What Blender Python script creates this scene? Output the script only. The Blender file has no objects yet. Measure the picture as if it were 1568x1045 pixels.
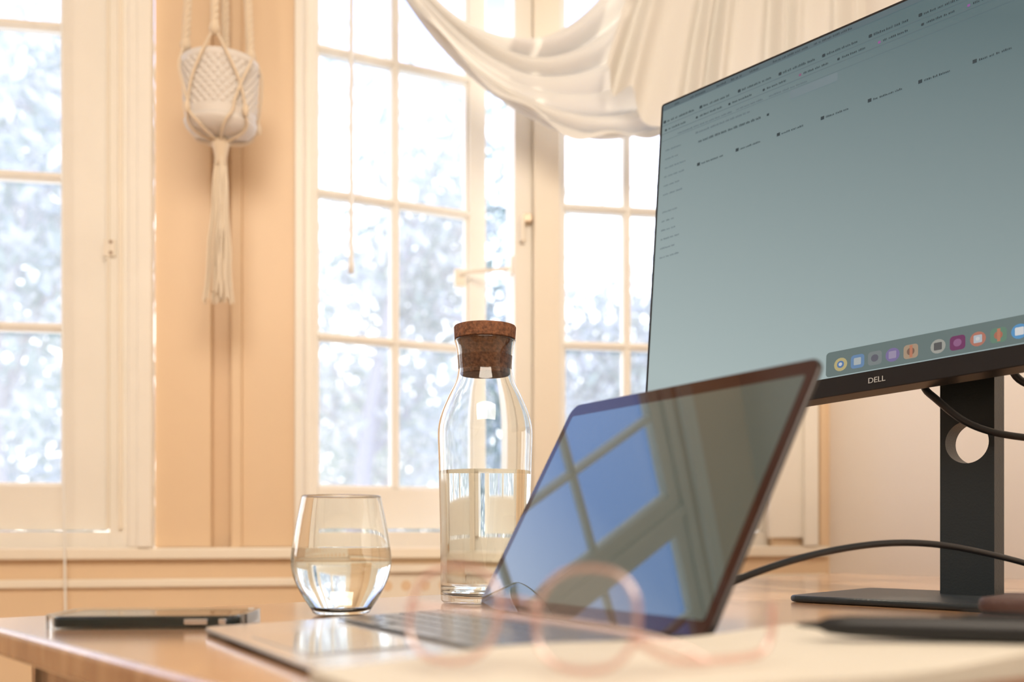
import bpy, math, random
from mathutils import Vector, Matrix
random.seed(7)
S=bpy.context.scene
EZ=0.825
def E(x,y,z): return Vector((x,y,z+EZ))
# ---------------------------------------------------------------- materials
def mat(name,col,rough=.5,metal=0,bump=0,bscale=60,var=0,vscale=8,spec=.5,emis=None,estr=0,trans=0,ior=1.45):
    m=bpy.data.materials.new(name); m.use_nodes=True
    nt=m.node_tree; b=nt.nodes['Principled BSDF']
    b.inputs['Base Color'].default_value=(*col,1); b.inputs['Roughness'].default_value=rough
    b.inputs['Metallic'].default_value=metal
    b.inputs['Specular IOR Level'].default_value=spec
    b.inputs['IOR'].default_value=ior
    b.inputs['Transmission Weight'].default_value=trans
    if emis: 
        b.inputs['Emission Color'].default_value=(*emis,1); b.inputs['Emission Strength'].default_value=estr
    tc=nt.nodes.new('ShaderNodeTexCoord')
    if var:
        n=nt.nodes.new('ShaderNodeTexNoise'); n.inputs['Scale'].default_value=vscale; n.inputs['Detail'].default_value=5
        nt.links.new(tc.outputs['Object'],n.inputs['Vector'])
        r=nt.nodes.new('ShaderNodeValToRGB')
        r.color_ramp.elements[0].position=.3; r.color_ramp.elements[1].position=.7
        r.color_ramp.elements[0].color=(*[c*(1-var) for c in col],1)
        r.color_ramp.elements[1].color=(*[min(1,c*(1+var)) for c in col],1)
        nt.links.new(n.outputs['Fac'],r.inputs['Fac']); nt.links.new(r.outputs['Color'],b.inputs['Base Color'])
    if bump:
        n=nt.nodes.new('ShaderNodeTexNoise'); n.inputs['Scale'].default_value=bscale; n.inputs['Detail'].default_value=4
        nt.links.new(tc.outputs['Object'],n.inputs['Vector'])
        bp=nt.nodes.new('ShaderNodeBump'); bp.inputs['Strength'].default_value=bump; bp.inputs['Distance'].default_value=.002
        nt.links.new(n.outputs['Fac'],bp.inputs['Height']); nt.links.new(bp.outputs['Normal'],b.inputs['Normal'])
    return m
M_wall=mat('wall_paint',(.85,.64,.425),.38,bump=.2,bscale=30,var=.03,vscale=3)
M_wallr=mat('wall_paint_light',(.95,.89,.82),.7,bump=.1,var=.02,vscale=2)
M_trim=mat('trim_paint',(.94,.86,.73),.35,bump=.12,bscale=25,var=.02)
M_sash=mat('sash_paint',(.95,.91,.83),.35,bump=.1,bscale=25,var=.02)
M_ceil=mat('ceiling_paint',(.93,.90,.84),.8)
M_dark=mat('groove_dark',(.35,.22,.13),.8)
M_black=mat('black_rubber',(.008,.009,.011),.4)
M_slate=mat('dark_plastic',(.016,.022,.026),.42,bump=.15,bscale=400)
M_bezel=mat('bezel_black',(.006,.006,.008),.3)
M_alu=mat('aluminium',(.74,.73,.72),.2,metal=.55)
M_alud=mat('lid_aluminium_dark',(.05,.045,.045),.35,metal=.6)
M_key=mat('keycaps',(.16,.16,.165),.22)
M_paper=mat('paper',(.60,.56,.48),.75,var=.03,vscale=20)
M_cover=mat('notebook_cover',(.38,.36,.28),.6)
M_rope=mat('cotton_rope',(.84,.70,.53),.9,bump=.6,bscale=500)
M_rope2=mat('cotton_fringe',(.88,.76,.60),.9,bump=.5,bscale=600)
M_pot=mat('ceramic_pot',(.80,.75,.70),.55)
M_cord=mat('blind_wand_white',(.95,.95,.92),.3)
M_hw=mat('brass_hardware',(.75,.6,.45),.35,metal=.5)
M_leather=mat('leather',(.08,.045,.04),.5,bump=.5,bscale=200)
M_deskshade=mat('desk_shade_brown',(.20,.09,.045),.5,bump=.4,bscale=200)  # dark brown that stands in for shade on the near desk corner
M_phone=mat('phone_body',(.01,.02,.02),.2)
M_grass=mat('lawn',(.50,.55,.45),.9,var=.3,vscale=4)
M_bark=mat('bark',(.38,.37,.38),.9,bump=.5)
M_chrome=mat('chrome',(.8,.8,.8),.15,metal=1)

def glass_mat(name,col=(1,1,1),ior=1.47,rough=0):
    m=bpy.data.materials.new(name); m.use_nodes=True; nt=m.node_tree; nt.nodes.clear()
    o=nt.nodes.new('ShaderNodeOutputMaterial'); g=nt.nodes.new('ShaderNodeBsdfGlass')
    g.inputs['Color'].default_value=(*col,1); g.inputs['IOR'].default_value=ior; g.inputs['Roughness'].default_value=rough
    nt.links.new(g.outputs[0],o.inputs['Surface']); return m
M_glass=glass_mat('clear_glass',(.99,1,1),1.45)
M_water=glass_mat('water',(.99,1,.99),1.33)
M_case=glass_mat('clear_case',(.95,.97,.97),1.4,.1)
def mixmat(name,base_kind,facs,cols):
    m=bpy.data.materials.new(name); m.use_nodes=True; nt=m.node_tree; nt.nodes.clear()
    o=nt.nodes.new('ShaderNodeOutputMaterial'); t=nt.nodes.new('ShaderNodeBsdfTransparent'); t.inputs[0].default_value=(*cols[0],1)
    g=nt.nodes.new('ShaderNodeBsdfDiffuse'); g.inputs[0].default_value=(*cols[1],1)
    gl=nt.nodes.new('ShaderNodeBsdfGlossy'); gl.inputs['Roughness'].default_value=.08
    a=nt.nodes.new('ShaderNodeMixShader'); a.inputs[0].default_value=facs[0]; nt.links.new(t.outputs[0],a.inputs[1]); nt.links.new(g.outputs[0],a.inputs[2])
    b=nt.nodes.new('ShaderNodeMixShader'); b.inputs[0].default_value=facs[1]; nt.links.new(a.outputs[0],b.inputs[1]); nt.links.new(gl.outputs[0],b.inputs[2])
    nt.links.new(b.outputs[0],o.inputs['Surface']); return m
M_pink=mixmat('clear_rose_acetate','t',(.22,.24),((1,.86,.82),(.82,.48,.40)))
M_lens=mixmat('lens_glass','t',(.06,.13),((1,1,1),(.9,.9,.9)))
def pane_mat():
    m=bpy.data.materials.new('window_glass'); m.use_nodes=True; nt=m.node_tree; nt.nodes.clear()
    o=nt.nodes.new('ShaderNodeOutputMaterial'); t=nt.nodes.new('ShaderNodeBsdfTransparent')
    t.inputs['Color'].default_value=(.97,.98,.98,1)
    tr=nt.nodes.new('ShaderNodeBsdfTranslucent'); tr.inputs['Color'].default_value=(.92,.92,.92,1)
    gl=nt.nodes.new('ShaderNodeBsdfGlossy'); gl.inputs['Roughness'].default_value=.02
    tc=nt.nodes.new('ShaderNodeTexCoord'); n=nt.nodes.new('ShaderNodeTexNoise'); n.inputs['Scale'].default_value=4
    nt.links.new(tc.outputs['Object'],n.inputs['Vector'])
    mr=nt.nodes.new('ShaderNodeMapRange'); mr.inputs['To Min'].default_value=.13; mr.inputs['To Max'].default_value=.23  # translucent share of the pane imitates veiling glare as whitish haze
    nt.links.new(n.outputs['Fac'],mr.inputs['Value'])
    a=nt.nodes.new('ShaderNodeMixShader'); nt.links.new(mr.outputs[0],a.inputs[0])
    nt.links.new(t.outputs[0],a.inputs[1]); nt.links.new(tr.outputs[0],a.inputs[2])
    b=nt.nodes.new('ShaderNodeMixShader'); b.inputs[0].default_value=.05
    nt.links.new(a.outputs[0],b.inputs[1]); nt.links.new(gl.outputs[0],b.inputs[2])
    nt.links.new(b.outputs[0],o.inputs['Surface']); return m
M_pane=pane_mat()
def cloth_mat():
    m=bpy.data.materials.new('curtain_cloth'); m.use_nodes=True; nt=m.node_tree; nt.nodes.clear()
    o=nt.nodes.new('ShaderNodeOutputMaterial'); d=nt.nodes.new('ShaderNodeBsdfDiffuse'); d.inputs['Color'].default_value=(.88,.86,.81,1)
    tr=nt.nodes.new('ShaderNodeBsdfTranslucent'); tr.inputs['Color'].default_value=(.88,.83,.77,1)
    a=nt.nodes.new('ShaderNodeMixShader'); a.inputs[0].default_value=.22
    nt.links.new(d.outputs[0],a.inputs[1]); nt.links.new(tr.outputs[0],a.inputs[2])
    tc=nt.nodes.new('ShaderNodeTexCoord'); n=nt.nodes.new('ShaderNodeTexNoise'); n.inputs['Scale'].default_value=12
    nt.links.new(tc.outputs['Object'],n.inputs['Vector']); bp=nt.nodes.new('ShaderNodeBump'); bp.inputs['Strength'].default_value=.25; bp.inputs['Distance'].default_value=.01
    nt.links.new(n.outputs['Fac'],bp.inputs['Height']); nt.links.new(bp.outputs[0],d.inputs['Normal'])
    nt.links.new(a.outputs[0],o.inputs['Surface']); return m
M_cloth=cloth_mat()
def leaf_mat(name,col):
    m=bpy.data.materials.new(name); m.use_nodes=True; nt=m.node_tree; nt.nodes.clear()
    o=nt.nodes.new('ShaderNodeOutputMaterial'); d=nt.nodes.new('ShaderNodeBsdfDiffuse'); d.inputs['Color'].default_value=(*col,1)
    tr=nt.nodes.new('ShaderNodeBsdfTranslucent'); tr.inputs['Color'].default_value=(*[min(1,c*1.2) for c in col],1)
    a=nt.nodes.new('ShaderNodeMixShader'); a.inputs[0].default_value=.4
    nt.links.new(d.outputs[0],a.inputs[1]); nt.links.new(tr.outputs[0],a.inputs[2]); nt.links.new(a.outputs[0],o.inputs['Surface']); return m
M_leaf=[leaf_mat('leaf_a',(.50,.54,.52)),leaf_mat('leaf_b',(.32,.39,.35)),leaf_mat('leaf_c',(.62,.64,.64))]
def wood_mat():
    m=bpy.data.materials.new('desk_wood'); m.use_nodes=True; nt=m.node_tree; b=nt.nodes['Principled BSDF']
    tc=nt.nodes.new('ShaderNodeTexCoord'); mp=nt.nodes.new('ShaderNodeMapping')
    mp.inputs['Rotation'].default_value=(0,0,math.radians(48)); mp.inputs['Scale'].default_value=(2,26,6)
    n=nt.nodes.new('ShaderNodeTexNoise'); n.inputs['Scale'].default_value=2.2; n.inputs['Detail'].default_value=8; n.inputs['Distortion'].default_value=.4
    r=nt.nodes.new('ShaderNodeValToRGB'); r.color_ramp.elements[0].position=.3; r.color_ramp.elements[1].position=.75
    r.color_ramp.elements[0].color=(.34,.175,.09,1); r.color_ramp.elements[1].color=(.54,.33,.18,1)
    nt.links.new(tc.outputs['Object'],mp.inputs['Vector']); nt.links.new(mp.outputs[0],n.inputs['Vector'])
    nt.links.new(n.outputs['Fac'],r.inputs['Fac']); nt.links.new(r.outputs[0],b.inputs['Base Color'])
    b.inputs['Roughness'].default_value=.25
    b.inputs['Coat Weight'].default_value=.8; b.inputs['Coat Roughness'].default_value=.15
    return m
M_wood=wood_mat()
def cork_mat(name,c1,c2):
    m=bpy.data.materials.new(name); m.use_nodes=True; nt=m.node_tree; b=nt.nodes['Principled BSDF']
    tc=nt.nodes.new('ShaderNodeTexCoord'); n=nt.nodes.new('ShaderNodeTexVoronoi'); n.inputs['Scale'].default_value=420
    n2=nt.nodes.new('ShaderNodeTexNoise'); n2.inputs['Scale'].default_value=260; n2.inputs['Detail'].default_value=6
    nt.links.new(tc.outputs['Object'],n.inputs['Vector']); nt.links.new(tc.outputs['Object'],n2.inputs['Vector'])
    r=nt.nodes.new('ShaderNodeValToRGB'); r.color_ramp.elements[0].position=.35; r.color_ramp.elements[1].position=.65
    r.color_ramp.elements[0].color=(*c1,1); r.color_ramp.elements[1].color=(*c2,1)
    nt.links.new(n2.outputs['Fac'],r.inputs['Fac']); nt.links.new(r.outputs[0],b.inputs['Base Color']); b.inputs['Roughness'].default_value=.85
    bp=nt.nodes.new('ShaderNodeBump'); bp.inputs['Strength'].default_value=.5; bp.inputs['Distance'].default_value=.001
    nt.links.new(n.outputs['Distance'],bp.inputs['Height']); nt.links.new(bp.outputs[0],b.inputs['Normal']); return m
M_cork=cork_mat('cork',(.10,.038,.017),(.23,.092,.04))

# ---------------------------------------------------------------- mesh helpers
class MB:
    def __init__(s): s.v=[]; s.f=[]; s.m=[]; s.mats=[]
    def mi(s,m):
        if m not in s.mats: s.mats.append(m)
        return s.mats.index(m)
    def add(s,vs,fs,m):
        o=len(s.v); i=s.mi(m); s.v+= [tuple(p) for p in vs]
        for f in fs: s.f.append([k+o for k in f]); s.m.append(i)
    def box(s,o,ax,ay,az,m):
        o=Vector(o); ax=Vector(ax); ay=Vector(ay); az=Vector(az)
        vs=[o,o+ax,o+ax+ay,o+ay,o+az,o+ax+az,o+ax+ay+az,o+ay+az]
        fs=[(0,3,2,1),(4,5,6,7),(0,1,5,4),(1,2,6,5),(2,3,7,6),(3,0,4,7)]
        if ax.cross(ay).dot(az)<0: fs=[f[::-1] for f in fs]
        s.add(vs,fs,m)
    def cbox(s,c,ax,ay,az,m):
        ax=Vector(ax);ay=Vector(ay);az=Vector(az); s.box(Vector(c)-(ax+ay+az)/2,ax,ay,az,m)
    def lathe(s,c,prof,m,n=64,closed=False):
        c=Vector(c); vs=[];fs=[]
        for (r,z) in prof:
            for k in range(n):
                a=2*math.pi*k/n; vs.append(c+Vector((r*math.cos(a),r*math.sin(a),z)))
        L=len(prof)
        for i in range(L-1 if not closed else L):
            j=(i+1)%L
            for k in range(n):
                k2=(k+1)%n; fs.append((i*n+k,i*n+k2,j*n+k2,j*n+k))
        s.add(vs,fs,m)
    def prism(s,pts,up,m):
        n=len(pts); up=Vector(up); vs=[Vector(p) for p in pts]+[Vector(p)+up for p in pts]
        fs=[tuple(range(n))[::-1],tuple(range(n,2*n))]+[(i,(i+1)%n,n+(i+1)%n,n+i) for i in range(n)]
        s.add(vs,fs,m)
    def build(s,name,parent=None,smooth=False,bevel=0,origin=None,sub=0,auto=None):
        me=bpy.data.meshes.new(name); 
        o=Vector(origin) if origin is not None else Vector((0,0,0))
        me.from_pydata([tuple(Vector(p)-o) for p in s.v],[],s.f)
        for m in s.mats: me.materials.append(m)
        for p,i in zip(me.polygons,s.m): p.material_index=i; p.use_smooth=smooth
        me.update(); ob=bpy.data.objects.new(name,me); S.collection.objects.link(ob); ob.location=o
        if bevel:
            b=ob.modifiers.new('bevel','BEVEL'); b.width=bevel; b.segments=3; b.limit_method='ANGLE'; b.angle_limit=math.radians(40)
        if parent is not None:
            ob.parent=parent; ob.matrix_parent_inverse=Matrix.Translation(-parent.location)
        return ob
def empty(name,loc):
    e=bpy.data.objects.new(name,None); e.empty_display_size=.05; e.location=Vector(loc); S.collection.objects.link(e); return e
def tube(name,pts,r,m,parent=None,cyclic=False,smooth=True,radii=None):
    cu=bpy.data.curves.new(name,'CURVE'); cu.dimensions='3D'; cu.bevel_depth=r; cu.bevel_resolution=3; cu.use_fill_caps=True
    sp=cu.splines.new('NURBS' if smooth else 'POLY'); sp.points.add(len(pts)-1)
    for i,p in enumerate(pts):
        sp.points[i].co=(*p,1)
        if radii: sp.points[i].radius=radii[i]
    if smooth: sp.order_u=4; sp.use_endpoint_u=not cyclic; sp.resolution_u=8
    sp.use_cyclic_u=cyclic
    cu.materials.append(m); ob=bpy.data.objects.new(name,cu); S.collection.objects.link(ob)
    if parent is not None:
        ob.parent=parent; ob.matrix_parent_inverse=Matrix.Translation(-parent.location)
    return ob
def rrect(c,ax,ay,w,h,r,n=6):
    c=Vector(c);ax=Vector(ax);ay=Vector(ay); out=[]
    for (sx,sy,a0) in ((1,1,0),(-1,1,90),(-1,-1,180),(1,-1,270)):
        for k in range(n+1):
            a=math.radians(a0+90*k/n)
            out.append(c+ax*(sx*(w/2-r)+r*math.cos(a))+ay*(sy*(h/2-r)+r*math.sin(a)))
    return out

# ---------------------------------------------------------------- window wall frame
H0=Vector((-.446,2.10,0)); ang=math.radians(10)
T=Vector((math.cos(ang),math.sin(ang),0)); IN=Vector((math.sin(ang),-math.cos(ang),0)); Z=Vector((0,0,1))
def W(t,z,m=0): return H0+T*t+IN*m+Z*(z+EZ)
def wbox(mb,t0,t1,z0,z1,m0,m1,m): mb.box(W(t0,z0,m0),T*(t1-t0),IN*(m1-m0),Z*(z1-z0),m)
FL=-EZ; CE=1.72; TH=-.16; ZS=-.045; ZT=1.44
W1A,W1B=-1.98,-.294
w=MB()
wbox(w,-2.45,1.22,FL,ZS,TH,0,M_wall)
wbox(w,-2.45,1.22,ZT,CE,TH,0,M_wall)
wbox(w,-2.45,W1A,ZS,ZT,TH,0,M_wall)
wbox(w,W1B,0,ZS,ZT,TH,-.03,M_wall)
wbox(w,W1B,-.182,ZS+.012,ZT,-.03,0,M_wall)
wbox(w,-.120,0,ZS+.012,ZT,-.03,0,M_wall)
wbox(w,-.141,-.120,ZS+.012,ZT,-.03,.008,M_wall)
wbox(w,1.06,1.22,ZS,ZT,TH,0,M_wall)
w.build('wall_back',bevel=.002)
P1=H0+T*1.2; P2=P1+Vector((.55,-.83,0))*1.75; P3=Vector((1.9,-2.3,0)); P4=Vector((-2.4,-2.6,0)); P0=H0+T*-2.43
def wallseg(name,a,b,m,th=.12):
    mb=MB(); d=(b-a).normalized(); n=Vector((-d.y,d.x,0))
    if n.dot((a+b)/2)<0: n=-n
    mb.box(a,(b-a),n*th,Z*(CE+EZ),m); return mb.build(name)
wallseg('wall_right',P1,P2,M_wallr); wallseg('wall_right_front',P2,P3,M_wallr); wallseg('wall_front',P3,P4,M_wallr); wallseg('wall_left',P4,P0,M_wallr)
foot=(P0-T*.1-IN*.18,P4+Vector((-.2,-.2,0)),P3+Vector((.2,-.2,0)),P2+Vector((.2,0,0)),P1+Vector((.15,.1,0))-IN*.18)
mb=MB(); mb.prism([Vector((p.x,p.y,-.1)) for p in foot],(0,0,.1),mat('floor_wood',(.55,.38,.24),.4,var=.2,vscale=6)); mb.build('floor')
mb=MB(); mb.prism([Vector((p.x,p.y,CE+EZ)) for p in foot],(0,0,.1),M_ceil); mb.build('ceiling')
t=MB()
wbox(t,-2.4,1.19,ZS-.012,ZS+.012,0.001,.022,M_trim)
wbox(t,-2.4,1.19,ZS-.07,ZS-.052,0.001,.012,M_trim)
t.build('trim_sill',bevel=.004)
t=MB()
wbox(t,W1B-.048,W1B,ZS+.012,ZT+.04,.001,.02,M_sash); wbox(t,W1B-.030,W1B-.002,ZS+.012,ZT+.04,.02,.027,M_sash)
wbox(t,W1A,W1A+.05,ZS+.012,ZT+.04,.001,.02,M_sash)
wbox(t,W1A,W1B,ZT,ZT+.05,.001,.022,M_sash)
t.build('trim_1',bevel=.003)
t=MB()
wbox(t,-.012,.006,ZS+.012,ZT+.04,.001,.014,M_sash)
wbox(t,.50,.558,ZS+.012,ZT+.0,-.05,.012,M_trim)
wbox(t,1.045,1.16,ZS+.03,ZT+.04,.001,.016,M_sash)
wbox(t,1.125,1.16,ZS+.012,ZT+.04,.016,.028,M_sash)
wbox(t,1.17,1.188,ZS+.012,ZT+.04,.001,.014,M_wall)
wbox(t,-.01,1.16,ZT,ZT+.05,.001,.02,M_trim)
t.build('trim_2',bevel=.003)
mb=MB(); wbox(mb,-2.4,1.18,FL,FL+.1,.001,.018,M_trim); mb.build('baseboard_back',bevel=.004)

def sash(mb,o,d,L,z0,z1,sl,sr,g0,g1,cols,rows,th=.035,bar=.018):
    nrm=Vector((d.y,-d.x,0))
    def bx(a,b,za,zb,m0,m1,m=M_sash): mb.box(Vector((o.x,o.y,EZ+za))+d*a+nrm*m0,d*(b-a),nrm*(m1-m0),Z*(zb-za),m)
    bx(0,sl,z0,z1,-th,0); bx(L-sr,L,z0,z1,-th,0); bx(sl,L-sr,z0,g0,-th,0); bx(sl,L-sr,g1,z1,-th,0)
    gw=(L-sl-sr)
    for c in range(1,cols):
        x=sl+gw*c/cols; bx(x-bar/2,x+bar/2,g0,g1,-th*.8,-.004); bx(x-bar*.25,x+bar*.25,g0,g1,-.004,.002)
    for z in rows:
        bx(sl,L-sr,z-bar/2,z+bar/2,-th*.8,-.0045); bx(sl,L-sr,z-bar*.25,z+bar*.25,-.0045,.0015)
    bx(sl,sl+.006,g0,g1,-th*.7,-.008); bx(L-sr-.006,L-sr,g0,g1,-th*.7,-.008); bx(sl,L-sr,g0,g0+.006,-th*.7,-.008)
    p=Vector((o.x,o.y,EZ+g0))+d*sl-nrm*th*.5
    mb.add([p,p+d*gw,p+d*gw+Z*(g1-g0),p+Z*(g1-g0)],[(0,1,2,3)],M_pane)
rows=[.42,.73,1.04]
G0,G1=.095,1.36
mb=MB()
def frame(mb,a,b,post=.04,d0=-.12,d1=-.004,z0=ZS+.0,m=M_sash):
    wbox(mb,a,a+post,z0,ZT,d0,d1,m); wbox(mb,b-post,b,z0,ZT,d0,d1,m)
    wbox(mb,a+post,b-post,z0,z0+.045,d0,d1,m); wbox(mb,a+post,b-post,ZT-.035,ZT,d0,d1,m)
frame(mb,W1A,W1B-.046,.045,-.12,-.012)
sash(mb,W(-.394,0,-.03)-T*.70,T,.70,ZS+.047,ZT-.037,.055,.085,G0,G1,2,rows)
wbox(mb,-1.135,-1.097,ZS+.045,ZT-.035,-.10,-.02,M_sash)
sash(mb,W(-1.137,0,-.03)-T*.796,T,.796,ZS+.047,ZT-.037,.07,.055,G0,G1,2,rows)
wbox(mb,-.389,-.384,ZS+.05,ZT-.04,-.012,-.004,M_trim)
wbox(mb,-.366,-.358,ZS+.05,ZT-.04,-.012,-.002,M_trim)
wbox(mb,-.395,-.372,.565,.60,-.03,-.006,M_trim)
for zz in (.572,.594):
    wbox(mb,-.384,-.378,zz-.003,zz+.003,-.007,-.004,M_dark)
mb.build('window_1',bevel=.002)
mb=MB()
frame(mb,0.001,.50,.02,-.12,-.02)
wbox(mb,.46,.499,ZS+.045,ZT-.035,-.12,-.008,M_sash)
d2=Vector((math.cos(math.radians(26)),math.sin(math.radians(26)),0))
sash(mb,H0+T*.020+IN*-.022,d2,.412,ZS+.05,ZT-.04,.016,.042,G0,G1,2,rows)
def wp(px,py,m):
    r=(px-784)/1524; b=H0+IN*m; tt=(r*b.y-b.x)/(T.x-r*T.y); y=b.y+T.y*tt; return tt,(815-py)/1524*y
tt,zz=wp(808,337,.0)
wbox(mb,tt-.012,tt+.008,zz-.008,zz+.010,-.01,.012,M_hw); wbox(mb,tt-.018,tt-.008,zz-.05,zz+.004,.0,.012,M_trim)
mb.box(W(.47,.585,-.05),T*-.12-IN*.06,Z*.008,IN*.01,M_trim)
wbox(mb,.455,.475,.57,.61,-.05,-.02,M_trim); wbox(mb,.34,.365,.56,.60,-.13,-.11,M_trim)
mb.build('window_2',bevel=.002)
mb=MB()
frame(mb,.559,1.059,.008,-.12,-.02)
sash(mb,W(.566,0,-.03),T,.484,ZS+.047,ZT-.037,.010,.03,G0,G1,3,rows)
mb.build('window_3',bevel=.002)

mb=MB()
ww=wp(538,420,.035); a=W(ww[0],ww[1],.035)
mb.lathe(Vector((a.x,a.y,a.z)),[(0,0),(.0055,.001),(.006,.02),(.0046,.03),(.0046,1.455-ww[1]),(0,1.456-ww[1])],M_cord,16)
mb.box(W(ww[0]-.02,1.45,.0215),T*.04,IN*.022,Z*.02,M_cord)
mb.build('blind_wand',smooth=True)
c0=wp(98,740,.035); a=W(c0[0],c0[1],.035)
e=empty('blind_cord',a)
pts=[W(c0[0]-.004,1.43,.035),W(c0[0]-.004,1.0,.035),W(c0[0]-.002,.4,.035),W(c0[0],0,.035),W(c0[0]+.004,-.3,.03)]
tube('cord',pts,.0022,M_cord,e)
mb=MB()
wbox(mb,.02,.60,-.46,-.085,.001,.03,M_trim)
wbox(mb,.0,.62,-.085,-.07,.001,.045,M_trim)
for i in range(14):
    for j in range(9):
        c=W(.06+i*.04+(.02 if j%2 else 0),-.115-j*.038,.0305)
        mb.add([c+T*(.011*math.cos(a*math.pi/10))+Z*(.011*math.sin(a*math.pi/10)) for a in range(20)],[tuple(range(20))[::-1]],M_wall)
mb.build('radiator_cover')

# ---------------------------------------------------------------- curtain
def surf(mb,fn,nu,nv,m):
    vs=[fn(i/nu,j/nv) for j in range(nv+1) for i in range(nu+1)]
    fs=[(j*(nu+1)+i,j*(nu+1)+i+1,(j+1)*(nu+1)+i+1,(j+1)*(nu+1)+i) for j in range(nv) for i in range(nu)]
    mb.add(vs,fs,m)
cur=empty('curtain_swag',W(.6,1.3,.1))
def f1(u,v):
    t0=.10-.03*v; t1=.74+.38*v
    t=t0+(t1-t0)*u
    sh=(4*u*(1-u))**.72
    skew=1+.14*(u-.5)
    sag=(.400+.205*v)*sh*skew
    ph=v*5.0*2*math.pi+1.8*math.sin(u*4)
    amp=.028*(.2+.8*sh)*(.6+.4*math.sin(v*7+1))
    z=1.41-sag+.008*math.cos(ph)*sh+(.012*math.sin(u*38)*sh if v>.97 else 0)
    return W(t,z,.115+amp*math.sin(ph)+.035*v*sh+.006*math.sin(u*17+v*9))
mb=MB(); surf(mb,f1,110,140,M_cloth); mb.build('swag',cur,smooth=True)
def f2(u,v):
    gt=.80+.33*u; bt=.60+.57*u
    k=v**.75; t=gt+(bt-gt)*k
    uu=u+.02*math.sin(u*19)
    ph=uu*10*2*math.pi
    zb=.815-.01*math.sin(min(1,u*2.2)*math.pi/2)+.10*max(0,u-.5)+.010*math.sin(ph+1)
    if u<.2: zb+= (0.2-u)*.5
    z=1.43+(zb-1.43)*v
    amp=(.004+.022*v)*(.65+.35*math.sin(u*23))
    return W(t,z,.225+amp*math.sin(ph+1.2*v)+.01*math.sin(6*v+u*5))
mb=MB(); surf(mb,f2,280,60,M_cloth); mb.build('tail',cur,smooth=True)
mb=MB(); mb.box(W(.06,1.40,.075),T*1.10,IN*.03,Z*.03,M_trim); mb.box(W(.13,1.40,0.001),T*.02,IN*.08,Z*.04,M_trim); mb.box(W(1.1,1.40,0.001),T*.02,IN*.08,Z*.04,M_trim); mb.build('curtain_rod',cur)

# ---------------------------------------------------------------- hanging planter
PS=1.08
pz=.765
base=E(-.556,1.90,pz)
pl=empty('macrame_plant_hanger',base)
mb=MB(); n=200
outer=[(0,0),(.046,0),(.056,.004),(.0595,.010),(.0605,.024)]
for i in range(70): 
    f=i/69; outer.append((.0605+.0045*f,.026+.078*f))
outer+=[(.0655,.106),(.067,.109),(.067,.117),(.065,.119),(.061,.117),(.060,.10),(.05,.02),(0,.018)]
vs=[];fs=[]
for (r,z) in outer:
    for k in range(n):
        a=2*math.pi*k/n; rr=r
        if .026<z<.105 and r>.06:
            s1=abs(math.sin(14*a+z*200)); s2=abs(math.sin(14*a-z*200)); rr=r+.0052*min(s1,s2)-.0027
        vs.append(base+Vector((rr*math.cos(a),rr*math.sin(a),z)))
L=len(outer)
for i in range(L-1):
    for k in range(n):
        k2=(k+1)%n; fs.append((i*n+k,i*n+k2,(i+1)*n+k2,(i+1)*n+k))
mb.add(vs,fs,M_pot)
mb.lathe(base,[(0,.09),(.06,.09)],mat('potting_soil',(.08,.05,.03),.9,bump=1,bscale=200),40)
mb.build('pot',pl,smooth=True)
mb=MB(); mb.lathe(base,[(0,-.012),(.03,-.012),(.052,-.006),(.060,.004),(.0625,.012),(.058,.012),(.05,-.001),(0,-.001)],M_pot,64); mb.build('saucer',pl,smooth=True)
def rope(name,pts,r,strands=2,pitch=.03,off=.6,m=M_rope):
    P=[Vector(p) for p in pts]; seg=[]; tot=0
    for a,b in zip(P,P[1:]): seg.append((a,b,tot,(b-a).length)); tot+=(b-a).length
    N=max(8,int(tot/.006))
    for s_ in range(strands):
        out=[]
        for i in range(N+1):
            d=tot*i/N
            for (a,b,st,l) in seg:
                if d<=st+l+1e-9: break
            q=a+(b-a)*((d-st)/max(l,1e-6)); dr=(b-a).normalized()
            x=dr.cross(Vector((0.3,1,0.1))).normalized(); y=dr.cross(x)
            ph=2*math.pi*d/pitch+2*math.pi*s_/strands
            out.append(q+(x*math.cos(ph)+y*math.sin(ph))*r*off)
        tube(name,out,r*.62,m,pl)
def pp(a,r,z): return base+Vector((r*math.cos(a),r*math.sin(a),z))
topz=(CE-pz-.010)/PS
hook=base+Vector((0,0,topz))
angs=[math.radians(-82),math.radians(-10),math.radians(98),math.radians(188)]
bot=base+Vector((0,0,-.022))
for k,a in enumerate(angs):
    kn=pp(a,.060 if k!=0 else .069,.150)
    if k==1: kn=pp(a,.056,.13)
    up=hook+Vector((.02*math.cos(a),.02*math.sin(a),0))
    rope('cord_upper',[up,up.lerp(kn,.55),kn],.0066,3,.036)
    for sgn in (-1,1):
        a2=a+sgn*math.radians(45)
        tube('net_cord',[kn,pp(a+sgn*.25,.073,.112),pp(a+sgn*.55,.0715,.078),pp(a2-sgn*.06,.0695,.042),pp(a2,.067,.028),pp(a2,.066,.012),pp(a2+sgn*.25,.063,-.004),pp(a2+sgn*.3,.036,-.017),bot],.0026,M_rope,pl)
    mb=MB(); mb.lathe(kn-Z*.006,[(0,-.008),(.007,-.005),(.0095,.002),(.008,.010),(.005,.016),(0,.018)],M_rope,16); mb.build('knot',pl,smooth=True)
for k in range(4):
    a=angs[k]+math.radians(45)
    mb=MB(); mb.lathe(pp(a,.069,.018),[(0,-.010),(.005,-.006),(.006,.002),(.004,.01),(0,.013)],M_rope,14); mb.build('knot',pl,smooth=True)
mb=MB(); mb.lathe(bot,[(0,.012),(.012,.008),(.016,0),(.013,-.012),(.010,-.028),(.009,-.04),(0,-.042)],M_rope,24); mb.build('base_knot',pl,smooth=True)
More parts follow.
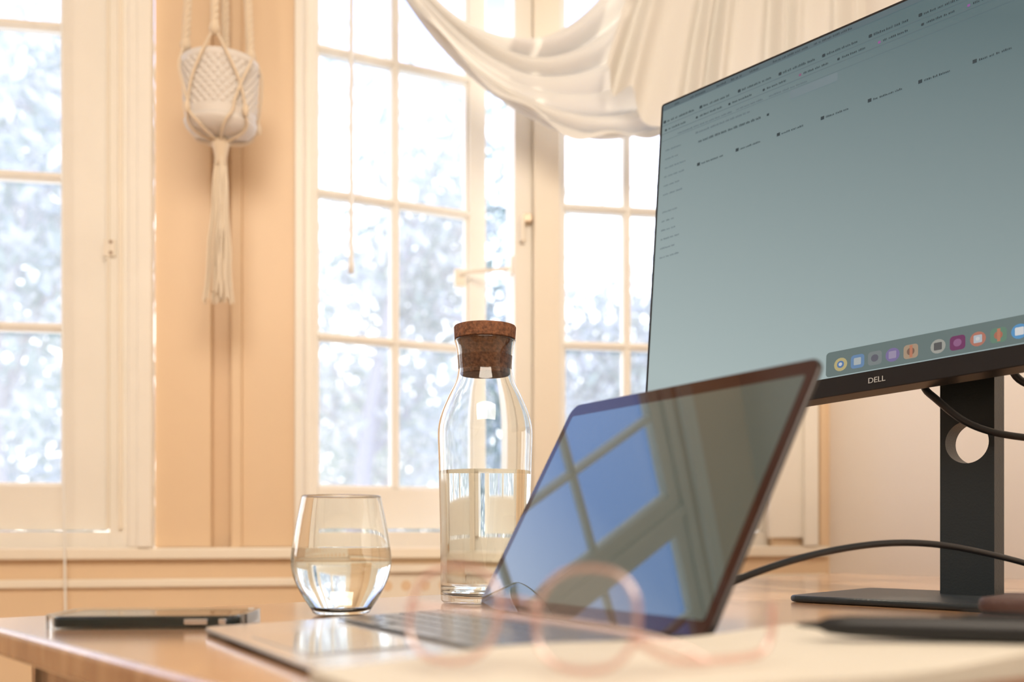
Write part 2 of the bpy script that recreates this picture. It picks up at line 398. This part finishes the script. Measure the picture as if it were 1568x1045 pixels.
for i in range(46):
    a=random.uniform(0,6.28); r0=random.uniform(0,.009); r1=r0*2.2+random.uniform(0,.008)
    ln=random.uniform(.235,.258)
    c=bot+Vector((0,0,-.025)); ph=random.uniform(0,6)
    pts=[c+Vector((r0*math.cos(a),r0*math.sin(a),0))]
    for j in range(1,9):
        f=j/8; r=r0+(r1-r0)*f
        pts.append(c+Vector((r*math.cos(a)+.0015*math.sin(ph+j*1.9)-.004*f,r*math.sin(a)+.0015*math.cos(ph+j*1.7),-ln*f)))
    tube('fringe',pts,.0019,M_rope2,pl)
mb=MB(); mb.lathe(hook-Z*.004,[(0,0),(.012,.0),(.024,.006),(.024,.013),(0,.013)],M_hw,20); mb.build('ceiling_hook',pl)
pl.scale=(PS,PS,PS)

# ---------------------------------------------------------------- desk
DH=.075
C0=Vector((-.468,.848,0)); B1=Vector((.747,.665,0)).normalized(); F1=Vector((B1.y,-B1.x,0))
LB,LF,TT=1.42,.95,.022
desk=empty('wooden_desk',E(*(C0+B1*LB/2+F1*LF/2).xy,-DH))
def D(a,b,z): p=C0+B1*a+F1*b; return Vector((p.x,p.y,EZ-DH+z))
mb=MB(); mb.prism(rrect(D(LB/2,LF/2,-TT),B1,F1,LB,LF,.012),Z*TT,M_wood); mb.build('top',desk,bevel=.005)
mb=MB()
for (a,b,la,lb) in ((.04,.06,LB-.1,.02),(.04,LF-.08,LB-.1,.02),(.04,.06,.02,LF-.14),(LB-.08,.06,.02,LF-.14)):
    mb.box(D(a,b,-TT-.09),B1*la,F1*lb,Z*.09,M_wood)
for a in (.04,LB-.09):
    for b in (.05,LF-.10): mb.box(D(a,b,-.75),B1*.05,F1*.05,Z*(.75-TT-.001),M_wood)
mb.build('frame',desk,bevel=.003)

def vessel(name,c,outer,inner_off,water_z,parent,base_t=.006):
    def rad(pr,z):
        for (r0,z0),(r1,z1) in zip(pr,pr[1:]):
            if z0<=z<=z1: return r0+(r1-r0)*(z-z0)/max(z1-z0,1e-9)
        return pr[-1][0]
    pr=[]
    for i in range(len(outer)-1):
        p0=outer[max(i-1,0)];p1=outer[i];p2=outer[i+1];p3=outer[min(i+2,len(outer)-1)]
        for s_ in range(5):
            f=s_/5
            cr=lambda a,b,c_,d:.5*((2*b)+(-a+c_)*f+(2*a-5*b+4*c_-d)*f*f+(-a+3*b-3*c_+d)*f**3)
            pr.append((max(cr(p0[0],p1[0],p2[0],p3[0]),0),cr(p0[1],p1[1],p2[1],p3[1])))
    pr.append(outer[-1])
    top=pr[-1]
    inn=[(r-inner_off,z) for r,z in pr if z>base_t+.004]
    r0=inn[0][0]
    prof=[(0,0)]+pr+[(top[0]-inner_off*.5,top[1]+.0006)]+inn[::-1]+[(r0*.8,base_t+.001),(0,base_t)]
    mb=MB(); mb.lathe(c,prof,M_glass,96); mb.build('glass_body',parent,smooth=True)
    ww=[(r+.0002,z) for r,z in inn if z<water_z]
    rw=rad([(r,z) for r,z in inn],water_z)+.0002
    wp_=[(0,base_t+.0002),(r0*.8,base_t+.0012)]+ww+[(rw,water_z),(0,water_z)]
    mb=MB(); mb.lathe(c,wp_,M_water,96); o=mb.build('water',parent,smooth=True)
    md=o.modifiers.new('es','EDGE_SPLIT'); md.split_angle=math.radians(50)
tc=E(-.153,.893,-DH+.0005)
tum=empty('water_tumbler',tc)
vessel('t',tc,[(.021,0),(.0245,.0015),(.0275,.006),(.0345,.017),(.0410,.030),(.0440,.041),(.0447,.049),(.0437,.059),(.0420,.071),(.0395,.085),(.0370,.097),(.0352,.106)],.0013,.060,tum,.005)
cc=E(-.0285,1.05,-DH+.0005); car=empty('water_carafe',cc)
kz=.968*1.085; kr=1.098
vessel('c',cc,[(r*kr,z*kz) for r,z in [(.038,0),(.0415,.0015),(.0425,.008),(.0428,.04),(.0435,.09),(.0447,.14),(.0455,.165),(.0448,.178),(.0415,.191),(.0355,.206),(.0290,.220),(.0262,.231),(.0260,.240),(.0275,.254),(.0296,.2625)]],.0017,.138,car,.007)
mb=MB(); mb.lathe(cc,[(r*kr,z*kz) for r,z in [(0,.2280),(.0233,.2280),(.0242,.229),(.0258,.2618),(.0285,.2632),(.0292,.264),(.0299,.2755),(.0292,.2768),(0,.2772)]],M_cork,64); o=mb.build('cork_stopper',car,smooth=True)
md=o.modifiers.new('es','EDGE_SPLIT'); md.split_angle=math.radians(35)

# ---------------------------------------------------------------- laptop
nL=Vector((.865,.502,0)).normalized(); uL=Vector((nL.y,-nL.x,0)); LW=.289; LD=.230; LDL=.203
A=E(-.027,.84,-DH); Bp=A+uL*LW
cb=A+uL*LW/2-nL*LD/2
lap=empty('laptop',cb)
def wz(x): return .0055+.0045*min(1,x/(LD*.7))
front=A-nL*LD+uL*LW/2
prf=rrect(cb,uL,nL,LW,LD,.012)
mb=MB(); nn=len(prf)
def hh(p): return wz((p-front).dot(nL))
botp=[cb+(p-cb)*.985+Z*.0025 for p in prf]; midp=[p+Z*(hh(p)-.0022) for p in prf]; topp=[cb+(p-cb)*.996+Z*hh(p) for p in prf]
mb.add(botp+midp+topp,[tuple(range(nn))[::-1],tuple(range(2*nn,3*nn))]+[(i,(i+1)%nn,nn+(i+1)%nn,nn+i) for i in range(nn)]+[(nn+i,nn+(i+1)%nn,2*nn+(i+1)%nn,2*nn+i) for i in range(nn)],M_alu)
mb.build('base',lap)
slope=.0045/(LD*.7); nT=(nL+Z*slope).normalized(); zT=uL.cross(nT); 
if zT.z<0: zT=-zT
mb=MB()
kc=front+nL*.145; kc=kc+Z*(wz(.145)+.0004)
mb.prism(rrect(kc,uL,nT,LW*.88,.098,.004),zT*.0003,M_key)
for r in range(6):
    kk=14
    for c in range(kk):
        if r==0 and 4<=c<=8: continue
        p=kc-uL*(LW*.43)+uL*((c+.5)*LW*.86/kk)+nT*(-.041+r*.0165)
        mb.cbox(p+Z*.0009,uL*(LW*.86/kk*.86),nT*.0142,zT*.0008,M_key)
p=kc+nT*-.041; mb.cbox(p+Z*.0009,uL*.09,nT*.0142,zT*.0008,M_key)
mb.build('keyboard',lap)
tp=front+nL*.048; tp=tp+Z*(wz(.048)+.0002)
mb=MB(); mb.prism(rrect(tp,uL,nT,.12,.072,.005),zT*.0002,mat('trackpad',(.66,.66,.66),.12,metal=.5)); mb.build('trackpad',lap)
mb=MB()
for a in (-.12,.12):
    for b in (-.09,.09):
        mb.lathe(cb+uL*a+nL*b,[(0,0),(.006,0),(.006,.003),(0,.003)],M_black,16)
mb.build('feet',lap)
tilt=math.atan2(.100,.181)
lu=(nL*math.sin(tilt)+Z*math.cos(tilt)).normalized(); ln=uL.cross(lu).normalized()
if ln.dot(nL)>0: ln=-ln
hz=A+uL*LW/2+Z*.0105-nL*.004
lc=hz+lu*(LDL/2)
mb=MB(); mb.prism(rrect(lc-ln*.005,uL,lu,LW,LDL,.011),ln*.0042,M_alud); mb.build('lid',lap,bevel=.0015)
def screenglass(name,col,refl,em_=(0,0,0),es=0):
    m=bpy.data.materials.new(name); m.use_nodes=True; nt=m.node_tree; nt.nodes.clear()
    o=nt.nodes.new('ShaderNodeOutputMaterial'); d=nt.nodes.new('ShaderNodeBsdfDiffuse'); d.inputs['Color'].default_value=(*col,1)
    g=nt.nodes.new('ShaderNodeBsdfGlossy'); g.inputs['Roughness'].default_value=.015; g.inputs['Color'].default_value=(1,1,1,1)
    f=nt.nodes.new('ShaderNodeFresnel'); f.inputs['IOR'].default_value=refl
    e_=nt.nodes.new('ShaderNodeEmission'); e_.inputs[0].default_value=(*em_,1); e_.inputs[1].default_value=es
    ad=nt.nodes.new('ShaderNodeAddShader'); nt.links.new(d.outputs[0],ad.inputs[0]); nt.links.new(e_.outputs[0],ad.inputs[1])
    a=nt.nodes.new('ShaderNodeMixShader'); nt.links.new(f.outputs[0],a.inputs[0]); nt.links.new(ad.outputs[0],a.inputs[1]); nt.links.new(g.outputs[0],a.inputs[2])
    nt.links.new(a.outputs[0],o.inputs['Surface']); return m
M_lb=screenglass('laptop_bezel_glass',(.03,.010,.008),1.38); M_ls=screenglass('laptop_display',(.02,.03,.03),2.0,(.45,1,.95),.03)
mb=MB(); mb.prism(rrect(lc-ln*.0008,uL,lu,LW-.003,LDL-.003,.010),ln*.0006,M_lb)
sc=lc-lu*.0005
mb.add(rrect(sc-ln*.0001,uL,lu,LW-.018,LDL-.026,.002),[tuple(range(28))],M_ls)
mb.build('display',lap)
mb=MB(); mb.cbox(hz+Z*-.003-nL*.001,uL*.22,nL*.007,Z*.007,M_bezel); mb.build('hinge',lap,bevel=.002)

# ---------------------------------------------------------------- monitor
sc_=1.12
BL=E(.147*sc_,1.116*sc_,.117*sc_)
u=Vector((.7157,-.6957,.0589)).normalized()
v=Vector((.0323,.0687,.4193)); v=(v-u*v.dot(u)).normalized()
MH=.443; MW=.73; nf=u.cross(v); 
if nf.y>0: nf=-nf
mon=empty('desktop_monitor',BL+u*MW/2)
def MP(s_,q,o=0): return BL+u*s_+v*q+nf*o
mb=MB(); mb.prism(rrect(MP(MW/2,MH/2,-.022),u,v,MW,MH,.004),nf*.022,M_bezel); mb.build('housing',mon,bevel=.001)
mb=MB(); mb.prism(rrect(MP(MW/2,MH/2,-.05),u,v,MW*.6,MH*.6,.03),nf*.028,M_slate); mb.build('rear_housing',mon,bevel=.01)
EXP=.58; K=2**-EXP
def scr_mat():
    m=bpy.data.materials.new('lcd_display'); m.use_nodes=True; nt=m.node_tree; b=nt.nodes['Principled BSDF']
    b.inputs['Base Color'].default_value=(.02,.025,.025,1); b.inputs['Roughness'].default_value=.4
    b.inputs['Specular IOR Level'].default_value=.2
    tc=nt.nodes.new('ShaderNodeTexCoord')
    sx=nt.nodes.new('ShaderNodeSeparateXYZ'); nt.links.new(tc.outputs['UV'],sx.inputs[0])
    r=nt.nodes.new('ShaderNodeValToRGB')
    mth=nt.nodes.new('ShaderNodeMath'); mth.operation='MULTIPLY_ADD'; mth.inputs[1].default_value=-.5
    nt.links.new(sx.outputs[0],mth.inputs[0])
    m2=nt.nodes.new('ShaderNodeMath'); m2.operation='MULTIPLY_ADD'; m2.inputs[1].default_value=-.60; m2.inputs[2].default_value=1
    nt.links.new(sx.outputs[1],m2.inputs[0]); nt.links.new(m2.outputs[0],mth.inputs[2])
    r.color_ramp.elements[0].position=.2; r.color_ramp.elements[0].color=(.075,.125,.14,1)  # viewing-angle dimming toward the top right, painted into the emission ramp
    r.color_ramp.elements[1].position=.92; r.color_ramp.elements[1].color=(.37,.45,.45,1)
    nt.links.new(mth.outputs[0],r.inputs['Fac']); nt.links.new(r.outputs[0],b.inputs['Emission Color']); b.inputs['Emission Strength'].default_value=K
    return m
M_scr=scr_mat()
s0,s1,q0,q1=.004,MW-.004,.021,MH-.004
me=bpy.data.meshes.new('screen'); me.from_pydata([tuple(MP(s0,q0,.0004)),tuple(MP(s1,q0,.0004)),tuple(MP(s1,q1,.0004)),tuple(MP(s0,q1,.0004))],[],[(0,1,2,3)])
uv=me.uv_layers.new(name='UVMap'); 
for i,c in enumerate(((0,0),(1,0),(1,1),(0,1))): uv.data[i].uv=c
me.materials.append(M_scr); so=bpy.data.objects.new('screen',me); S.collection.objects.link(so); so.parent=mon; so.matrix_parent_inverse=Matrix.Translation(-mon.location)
def em(name,c): return mat(name,(.01,.01,.01),.4,emis=c,estr=K*.85,spec=.2)
M_tx=em('ui_text',(.03,.05,.06)); M_tx2=em('ui_text_soft',(.12,.16,.18)); M_bar=em('ui_bar',(.11,.16,.18)); M_dock=em('ui_dock',(.14,.19,.185))
ui=MB()
def q(s_,qq,w_,h_,m,o=.0008,r=None):
    if r: pts=rrect(MP(s_+w_/2,qq+h_/2,o),u,v,w_,h_,r,4); ui.add(pts,[tuple(range(len(pts)))],m)
    else: ui.add([MP(s_,qq,o),MP(s_+w_,qq,o),MP(s_+w_,qq+h_,o),MP(s_,qq+h_,o)],[(0,1,2,3)],m)
def words(s_,qq,total,h_,m,dens=.75,wm=.006):
    x=s_
    while x<s_+total:
        ww_=random.uniform(wm*.4,wm*1.4)
        if random.random()<dens:
            y=x
            while y<x+ww_:
                lw=random.uniform(.0006,.0014); q(y,qq,lw,h_*random.uniform(.6,1),m,.0010); y+=lw+.0007
        x+=ww_+.002
q(s0,MH-.012,s1-s0,.008,M_bar); words(.008,MH-.0100,.26,.003,M_tx,.8); words(.45,MH-.0100,.25,.003,M_tx,.8)
q(s0,MH-.034,s1-s0,.0006,M_tx2); q(s0,MH-.046,s1-s0,.0006,M_tx2); q(s0,MH-.056,s1-s0,.0004,M_tx2)
for i in range(11):
    words(.012+i*.056,MH-.030,.034,.0032,M_tx,1); q(.006+i*.056,MH-.0305,.004,.004,M_tx,r=.001)
for i in range(13):
    words(.015+i*.048,MH-.042,.026,.0028,M_tx,1)
    q(.009+i*.048,MH-.0425,.003,.003,random.choice([M_tx,em('ui_fav%d'%i,(random.random()*.4,.1,random.random()*.4))]),r=.0008)
words(.03,MH-.054,.18,.0025,M_tx2,.9)
q(.19,MH-.068,.06,.011,em('ui_search',(.19,.25,.27)),r=.002)
words(.063,MH-.078,.09,.0035,M_tx,1); q(.16,MH-.078,.003,.003,M_tx)
words(.058,MH-.064,.08,.003,M_tx2,.9)
for i in range(11):
    q(.0625+i*.056,.333,.0042,.0042,M_tx); words(.069+i*.056,.3335,.027,.0026,M_tx,1,.008)
for i in range(12):
    words(.012,MH-.072-i*.0125-(.012 if i>5 else 0),random.uniform(.016,.028),.0022,M_tx2,1)
q(.245,q0+.001,.245,.028,M_dock,.0009,r=.004)
cols=[(.50,.42,.2),(.14,.25,.42),(.20,.23,.23),(.20,.16,.33),(.40,.29,.20),(.36,.36,.32),(.17,.04,.12),(.45,.18,.13),(.13,.24,.17),(.1,.3,.55),(.6,.5,.3)]
inn_=[(.1,.2,.40),(.42,.46,.46),(.12,.12,.15),(.33,.28,.40),(.20,.12,.09),(.1,.1,.1),(.28,.12,.24),(.45,.5,.54),(.4,.15,.1),(.7,.7,.7),(.2,.2,.2)]
cs=[.262,.281,.300,.319,.338,.3655,.3846,.404,.423,.442,.461]
for i,(cx,co) in enumerate(zip(cs,cols)):
    mm=em('ui_icon%d'%i,co); rr=.0075
    q(cx-rr,q0+.0055,.015,.015,mm,.0012,r=.0074 if i in(0,3,5,7,9) else .0035)
    q(cx-.004,q0+.009,.008,.008,em('ui_icon_in%d'%i,inn_[i]),.0015,r=.0039 if i%2==0 else .001)
    if i in (0,7): q(cx-.002,q0+.011,.004,.004,em('ui_dot%d'%i,(.6,.6,.6)),.0018,r=.0019)
    if i in (4,8): q(cx-.001,q0+.0065,.003,.013,em('ui_st%d'%i,(.5,.2,.12)),.0018)
ui.build('screen_content',mon)
tx=bpy.data.curves.new('bezel_logo','FONT'); tx.body='DELL'; tx.size=.0085; tx.align_x='CENTER'; tx.extrude=.0002; tx.materials.append(mat('logo_silver',(.40,.40,.40),.3))
to=bpy.data.objects.new('bezel_logo',tx); S.collection.objects.link(to)
R=Matrix((u,v,nf)).transposed().to_4x4(); R.translation=MP(.302,.0075,.0006); to.matrix_world=R; to.parent=mon; to.matrix_parent_inverse=Matrix.Translation(-mon.location)
nh=Vector((.6957,.7157,0)).normalized(); uh=Vector((.7157,-.6957,0)).normalized()
col=Vector((.4965,1.075,0))
cw,ct=.056,.03
zb=EZ-DH
mb=MB(); mb.prism(rrect(Vector((col.x,col.y,zb+.0005))-nh*.055,uh,nh,.27,.20,.012),Z*.007,M_slate); mb.build('stand_base',mon,bevel=.003)
mb=MB(); hzc=EZ+.0955; r=.0225; hw=cw/2
def cb_(z0,z1): mb.box(Vector((col.x,col.y,z0))-uh*hw-nh*ct/2,uh*cw,nh*ct,Z*(z1-z0),M_slate)
cb_(zb+.007,hzc-hw); cb_(hzc+hw,EZ+.38)
N=48; vs=[];fs=[]
for side in (-ct/2,ct/2):
    for k in range(N):
        a=2*math.pi*k/N; ca,sa=math.cos(a),math.sin(a); vs.append(Vector((col.x,col.y,hzc))+nh*side+uh*r*ca+Z*r*sa)
    for k in range(N):
        a=2*math.pi*k/N; ca,sa=math.cos(a),math.sin(a); f=hw/max(abs(ca),abs(sa)); vs.append(Vector((col.x,col.y,hzc))+nh*side+uh*f*ca+Z*f*sa)
for k in range(N):
    k2=(k+1)%N
    fs+= [(k,k2,N+k2,N+k),(2*N+k2,2*N+k,3*N+k,3*N+k2),(k,2*N+k,2*N+k2,k2),(N+k2,3*N+k2,3*N+k,N+k)]
mb.add(vs,fs,M_slate); mb.build('stand_column',mon)
mb=MB(); mb.cbox(MP(MW/2,MH*.5,-.065),u*.12,v*.12,nf*.04,M_slate); mb.build('mount',mon,bevel=.004)
cab=empty('power_cable',E(.45,.95,-.02))
tube('cable',[E(.02,.90,-.0715),E(.08,.83,-.0715),E(.13,.79,-.062),E(.18,.80,-.038),E(.25,.85,-.020),E(.335,.905,-.009),E(.40,.93,-.011),E(.455,.955,-.021),E(.52,.99,-.033),E(.60,1.02,-.06),E(.68,1.03,-.0715),E(.85,1.1,-.0715)],.0031,M_black,cab)
cab2=empty('display_cable',E(.5,1.05,.1))
tube('cable',[MP(MW/2+.01,.12,-.06),E(.42,1.05,.16),E(.435,1.03,.142),E(.462,1.03,.115),E(.50,1.03,.100),E(.56,1.04,.096),E(.64,1.06,.09),E(.74,1.1,-.02),E(.80,1.1,-.071)],.0038,M_black,cab2)
cab3=empty('display_cable',E(.55,1.05,.15))
tube('cable',[MP(MW/2+.05,.10,-.06),E(.50,1.02,.165),E(.53,1.02,.148),E(.58,1.03,.138),E(.68,1.06,.12),E(.80,1.1,.0),E(.84,1.08,-.071)],.0038,M_black,cab3)

# ---------------------------------------------------------------- phone
ph=empty('smartphone',E(-.285,.80,-DH))
pa=Vector((1,.06,0)).normalized(); pb=Vector((-pa.y,pa.x,0)); pcn=E(-.284,.798,-DH)
mb=MB(); mb.prism(rrect(pcn+Z*.0015,pa,pb,.143,.069,.009),Z*.0078,M_phone); mb.build('body',ph,bevel=.002)
mb=MB(); mb.prism(rrect(pcn+Z*.0095,pa,pb,.136,.064,.007),Z*.0004,mat('phone_screen',(.01,.01,.012),.05)); mb.build('screen',ph)
mb=MB()
o1=rrect(pcn+Z*.0003,pa,pb,.152,.078,.013); i1=rrect(pcn+Z*.0003,pa,pb,.1436,.0696,.0095); n=len(o1)
vs=o1+i1+[p+Z*.0108 for p in o1]+[p+Z*.0108 for p in i1]; fs=[]
for k in range(n):
    k2=(k+1)%n; fs+=[(k,k2,2*n+k2,2*n+k),(n+k2,n+k,3*n+k,3*n+k2),(2*n+k,2*n+k2,3*n+k2,3*n+k),(k2,k,n+k,n+k2)]
mb.add(vs,fs,M_case); mb.build('clear_case',ph)
mb=MB(); mb.cbox(pcn+pa*.040-pb*.0395+Z*.006,pa*.018,pb*.002,Z*.004,M_chrome); mb.cbox(pcn+pa*.060-pb*.0395+Z*.006,pa*.006,pb*.002,Z*.004,M_chrome); mb.build('side_buttons',ph,bevel=.0008)

# ---------------------------------------------------------------- notebook
B2=A-nL*.212+uL*LW
N0=B2-nL*.040+uL*.016
NT=.0135
nb=empty('notebook',N0+nL*.18+uL*.1)
mb=MB(); mb.prism(rrect(N0+nL*.21+uL*.08+Z*.0002,nL,uL,.43,.165,.006),Z*.0016,M_cover); 
mb.build('cover',nb)
mb=MB()
def pg(uu,vv):
    x=.000+uu*.420; y=.001+vv*.158
    z=NT+.0035*math.sin(uu*math.pi*2)**2-.002*abs(uu-.5)+.004*uu
    return N0+nL*x+uL*y+Z*z
nu=40
vs=[];fs=[]
for i in range(nu+1):
    for vv in (0,1):
        p=pg(i/nu,vv); vs+= [p,Vector((p.x,p.y,EZ-DH+.0019))]
for i in range(nu):
    a=i*4; b=a+4
    fs+=[(a,a+2,b+2,b),(a+1,b+1,b+3,a+3),(a,b,b+1,a+1),(a+2,a+3,b+3,b+2)]
fs+=[(0,1,3,2),(nu*4,nu*4+2,nu*4+3,nu*4+1)]
mb.add(vs,fs,M_paper); mb.build('pages',nb)
topz_=-DH+NT+.004
p0=E(.150,.525,topz_+.0085); p1=E(.275,.480,topz_+.0085); pen=empty('marker_pen',p0)
d=(p1-p0)
tube('pen_body',[p0+d*f for f in (0,.02,.08,.12,.2,.5,.8,1,1.15)],.0060,M_black,pen,smooth=False,radii=[.1,.2,.35,.75,.95,1.1,1.1,1,1])
tube('pen_clip',[p0+d*.6+Z*.007,p0+d*.98+Z*.008],.0010,M_black,pen,smooth=False)
wc=E(.415,.73,-DH+.0005)
wal=MB(); wal.prism(rrect(wc,uh,nh,.12,.085,.012),Z*.014,M_leather); wal.prism(rrect(wc+Z*.0145,uh,nh,.118,.083,.012),Z*.011,M_leather); wal.build('leather_wallet',bevel=.004)
fc=N0+nL*.26+uL*.240
fo=MB(); fo.prism(rrect(fc+Z*.0005,nL,uL,.26,.14,.01),Z*.006,M_deskshade); fo.prism(rrect(fc+Z*.0068,nL,uL,.258,.138,.01),Z*.005,M_deskshade); fo.build('desk_shade_slab',bevel=.002)  # added slab, its dark colour imitates the shaded desk top here

# ---------------------------------------------------------------- eyeglasses
gl=empty('eyeglasses',E(0,.45,topz_))
gd=Vector((.060,-.030,0)).normalized(); gn=Vector((-gd.y,gd.x,0))
zc=topz_+.0225
def rim(c,rx,rz):
    pts=[]
    for k in range(24):
        a=2*math.pi*k/24; pts.append(c+gd*rx*(abs(math.cos(a))**.85)*(1 if math.cos(a)>0 else -1)+(Z*.95+gn*.25)*rz*(abs(math.sin(a))**.85)*(1 if math.sin(a)>0 else -1))
    tube('rim',pts,.0013,M_pink,gl,cyclic=True)
    mb=MB(); mb.add(pts,[tuple(range(24))],M_lens); mb.build('lens',gl)
c2=E(.0295,.398,zc); c1=c2-gd*.061
rim(c1,.0220,.0215); rim(c2,.0220,.0215)
tube('bridge',[c1+gd*.0215+Z*.004,c1+gd*.0305+Z*.009,c2-gd*.0215+Z*.004],.0013,M_pink,gl)
tube('nose_pad',[c1+gd*.019-Z*.004,c1+gd*.023-Z*.004+gn*.008,c1+gd*.022-Z*.010+gn*.009],.0012,M_lens,gl)
tube('nose_pad',[c2-gd*.019-Z*.004,c2-gd*.023-Z*.004+gn*.008,c2-gd*.022-Z*.010+gn*.009],.0012,M_lens,gl)
a0=c2+gd*.0225-Z*.008
tube('temple',[a0,E(.062,.404,topz_+.004),E(.083,.418,topz_+.003),E(.104,.432,topz_+.003),E(.113,.437,topz_+.005),E(.1155,.439,topz_+.018),E(.1145,.439,topz_+.026)],.0016,M_pink,gl)
a0=c1-gd*.0225+Z*.002
tube('temple',[a0,a0+gn*.006,a0+gn*.02+gd*.02-Z*.002,a0+gn*.028+gd*.09-Z*.008,a0+gn*.030+gd*.115-Z*.014,a0+gn*.030+gd*.125-Z*.020],.0013,M_pink,gl)

# ---------------------------------------------------------------- outdoors
mb=MB(); mb.box((-25,2.6,-.06),(50,0,0),(0,40,0),(0,0,.05),M_grass); mb.build('ground_outside')
def tree(name,x,y,h,rad,nleaf,seed,leafsize=.085):
    rnd=random.Random(seed); e=empty(name,(x,y,-.01)); c=Vector((x,y,0))
    segs=[]
    def branch(p,d,l,r,depth):
        pts=[p]; q_=p.copy(); dd=d.copy()
        for i in range(4):
            dd=(dd+Vector((rnd.uniform(-.25,.25),rnd.uniform(-.25,.25),rnd.uniform(-.05,.2)))).normalized()
            q_=q_+dd*l/4; pts.append(q_.copy())
        tube('branch',pts,r,M_bark,e,smooth=True,radii=[1,.9,.8,.65,.5]); segs.append(pts)
        if depth>0:
            for i in range(4 if depth>1 else 3):
                b=pts[rnd.choice([1,2,3,4])]; dn=(dd*.5+Vector((rnd.uniform(-1,1),rnd.uniform(-1,1),rnd.uniform(-.2,.8)))).normalized()
                branch(b,dn,l*.62,r*.5,depth-1)
    branch(c.copy(),Vector((0,0,1)),h*.55,.07*h/4,3)
    P=[p for s_ in segs[3:] for p in s_[1:]]
    mb=MB()
    for i in range(nleaf):
        b=rnd.choice(P)+Vector((rnd.gauss(0,.30),rnd.gauss(0,.30),rnd.gauss(0,.32)))
        a=Vector((rnd.uniform(-1,1),rnd.uniform(-1,1),rnd.uniform(-1,1))).normalized(); bb=a.orthogonal().normalized()
        s_=leafsize*rnd.uniform(.5,1.2)
        mb.add([b-a*s_,b-bb*s_*.45,b+a*s_,b+bb*s_*.45],[(0,1,2,3)],rnd.choice(M_leaf))
    mb.build('foliage',e)
tree('garden_tree',-3.6,7.2,5.0,1.5,4600,1)
tree('garden_tree',-1.5,8.4,5.6,1.5,4600,2)
tree('garden_tree',.5,8.0,4.8,1.5,4600,3)
tree('garden_tree',2.2,9.4,4.2,1.5,3400,4)
tree('garden_tree',-5.6,8.8,5.6,1.5,4200,5)
rnd=random.Random(9); mb=MB()
for i in range(16000):
    b=Vector((rnd.uniform(-12,11),15+rnd.uniform(-.7,.7),rnd.uniform(0,1)**.8*3.2+.3*math.sin(i)))
    a=Vector((rnd.uniform(-1,1),rnd.uniform(-1,1),rnd.uniform(-1,1))).normalized(); bb=a.orthogonal().normalized(); s_=.14*rnd.uniform(.5,1.3)
    mb.add([b-a*s_,b-bb*s_*.5,b+a*s_,b+bb*s_*.5],[(0,1,2,3)],rnd.choice(M_leaf))
mb.build('garden_hedge')

# ---------------------------------------------------------------- world & lights
wd=bpy.data.worlds.new('sky'); S.world=wd; wd.use_nodes=True; nt=wd.node_tree; nt.nodes.clear()
o=nt.nodes.new('ShaderNodeOutputWorld'); bg=nt.nodes.new('ShaderNodeBackground'); tcn=nt.nodes.new('ShaderNodeTexCoord'); sx=nt.nodes.new('ShaderNodeSeparateXYZ')
r=nt.nodes.new('ShaderNodeValToRGB'); cr=r.color_ramp
cr.elements[0].position=0; cr.elements[0].color=(.9,.86,.80,1)
cr.elements[1].position=.05; cr.elements[1].color=(1,.98,.95,1)
x=cr.elements.new(.30); x.color=(.80,.86,1,1)
x=cr.elements.new(.50); x.color=(.11,.22,.57,1)
x=cr.elements.new(1.0); x.color=(.08,.17,.54,1)
nt.links.new(tcn.outputs['Generated'],sx.inputs[0]); nt.links.new(sx.outputs[2],r.inputs['Fac']); nt.links.new(r.outputs[0],bg.inputs['Color'])
bg.inputs['Strength'].default_value=2.9; nt.links.new(bg.outputs[0],o.inputs['Surface'])
def light(name,kind,loc,energy,col,size=1,target=None,sy=None):
    l=bpy.data.lights.new(name,kind); l.energy=energy; l.color=col
    if kind=='AREA':
        l.size=size
        if sy: l.shape='RECTANGLE'; l.size_y=sy
    ob=bpy.data.objects.new(name,l); ob.location=loc; S.collection.objects.link(ob)
    if target is not None: ob.rotation_euler=(Vector(target)-Vector(loc)).to_track_quat('-Z','Y').to_euler()
    return ob
s=light('sun','SUN',(-2.8,6.9,7.2),4.0,(1,.88,.70),target=(-.3,.9,.75)); s.data.angle=math.radians(1.5)
light('room_fill','AREA',(.1,-.3,2.45),54,(1,.87,.72),1.6,target=(0,1.4,.9))  # added fill lamp behind the camera to brighten the interior, no known fixture

# ---------------------------------------------------------------- camera
cam=bpy.data.cameras.new('camera'); co=bpy.data.objects.new('camera',cam); S.collection.objects.link(co)
co.location=(0,0,EZ); co.rotation_euler=(math.radians(90),0,0); cam.lens=35; cam.sensor_width=36; cam.shift_y=292/1568
cam.clip_start=.02
cam.dof.use_dof=True; cam.dof.focus_distance=1.06; cam.dof.aperture_fstop=3.6
S.camera=co
S.view_settings.view_transform='Standard'
S.view_settings.exposure=EXP
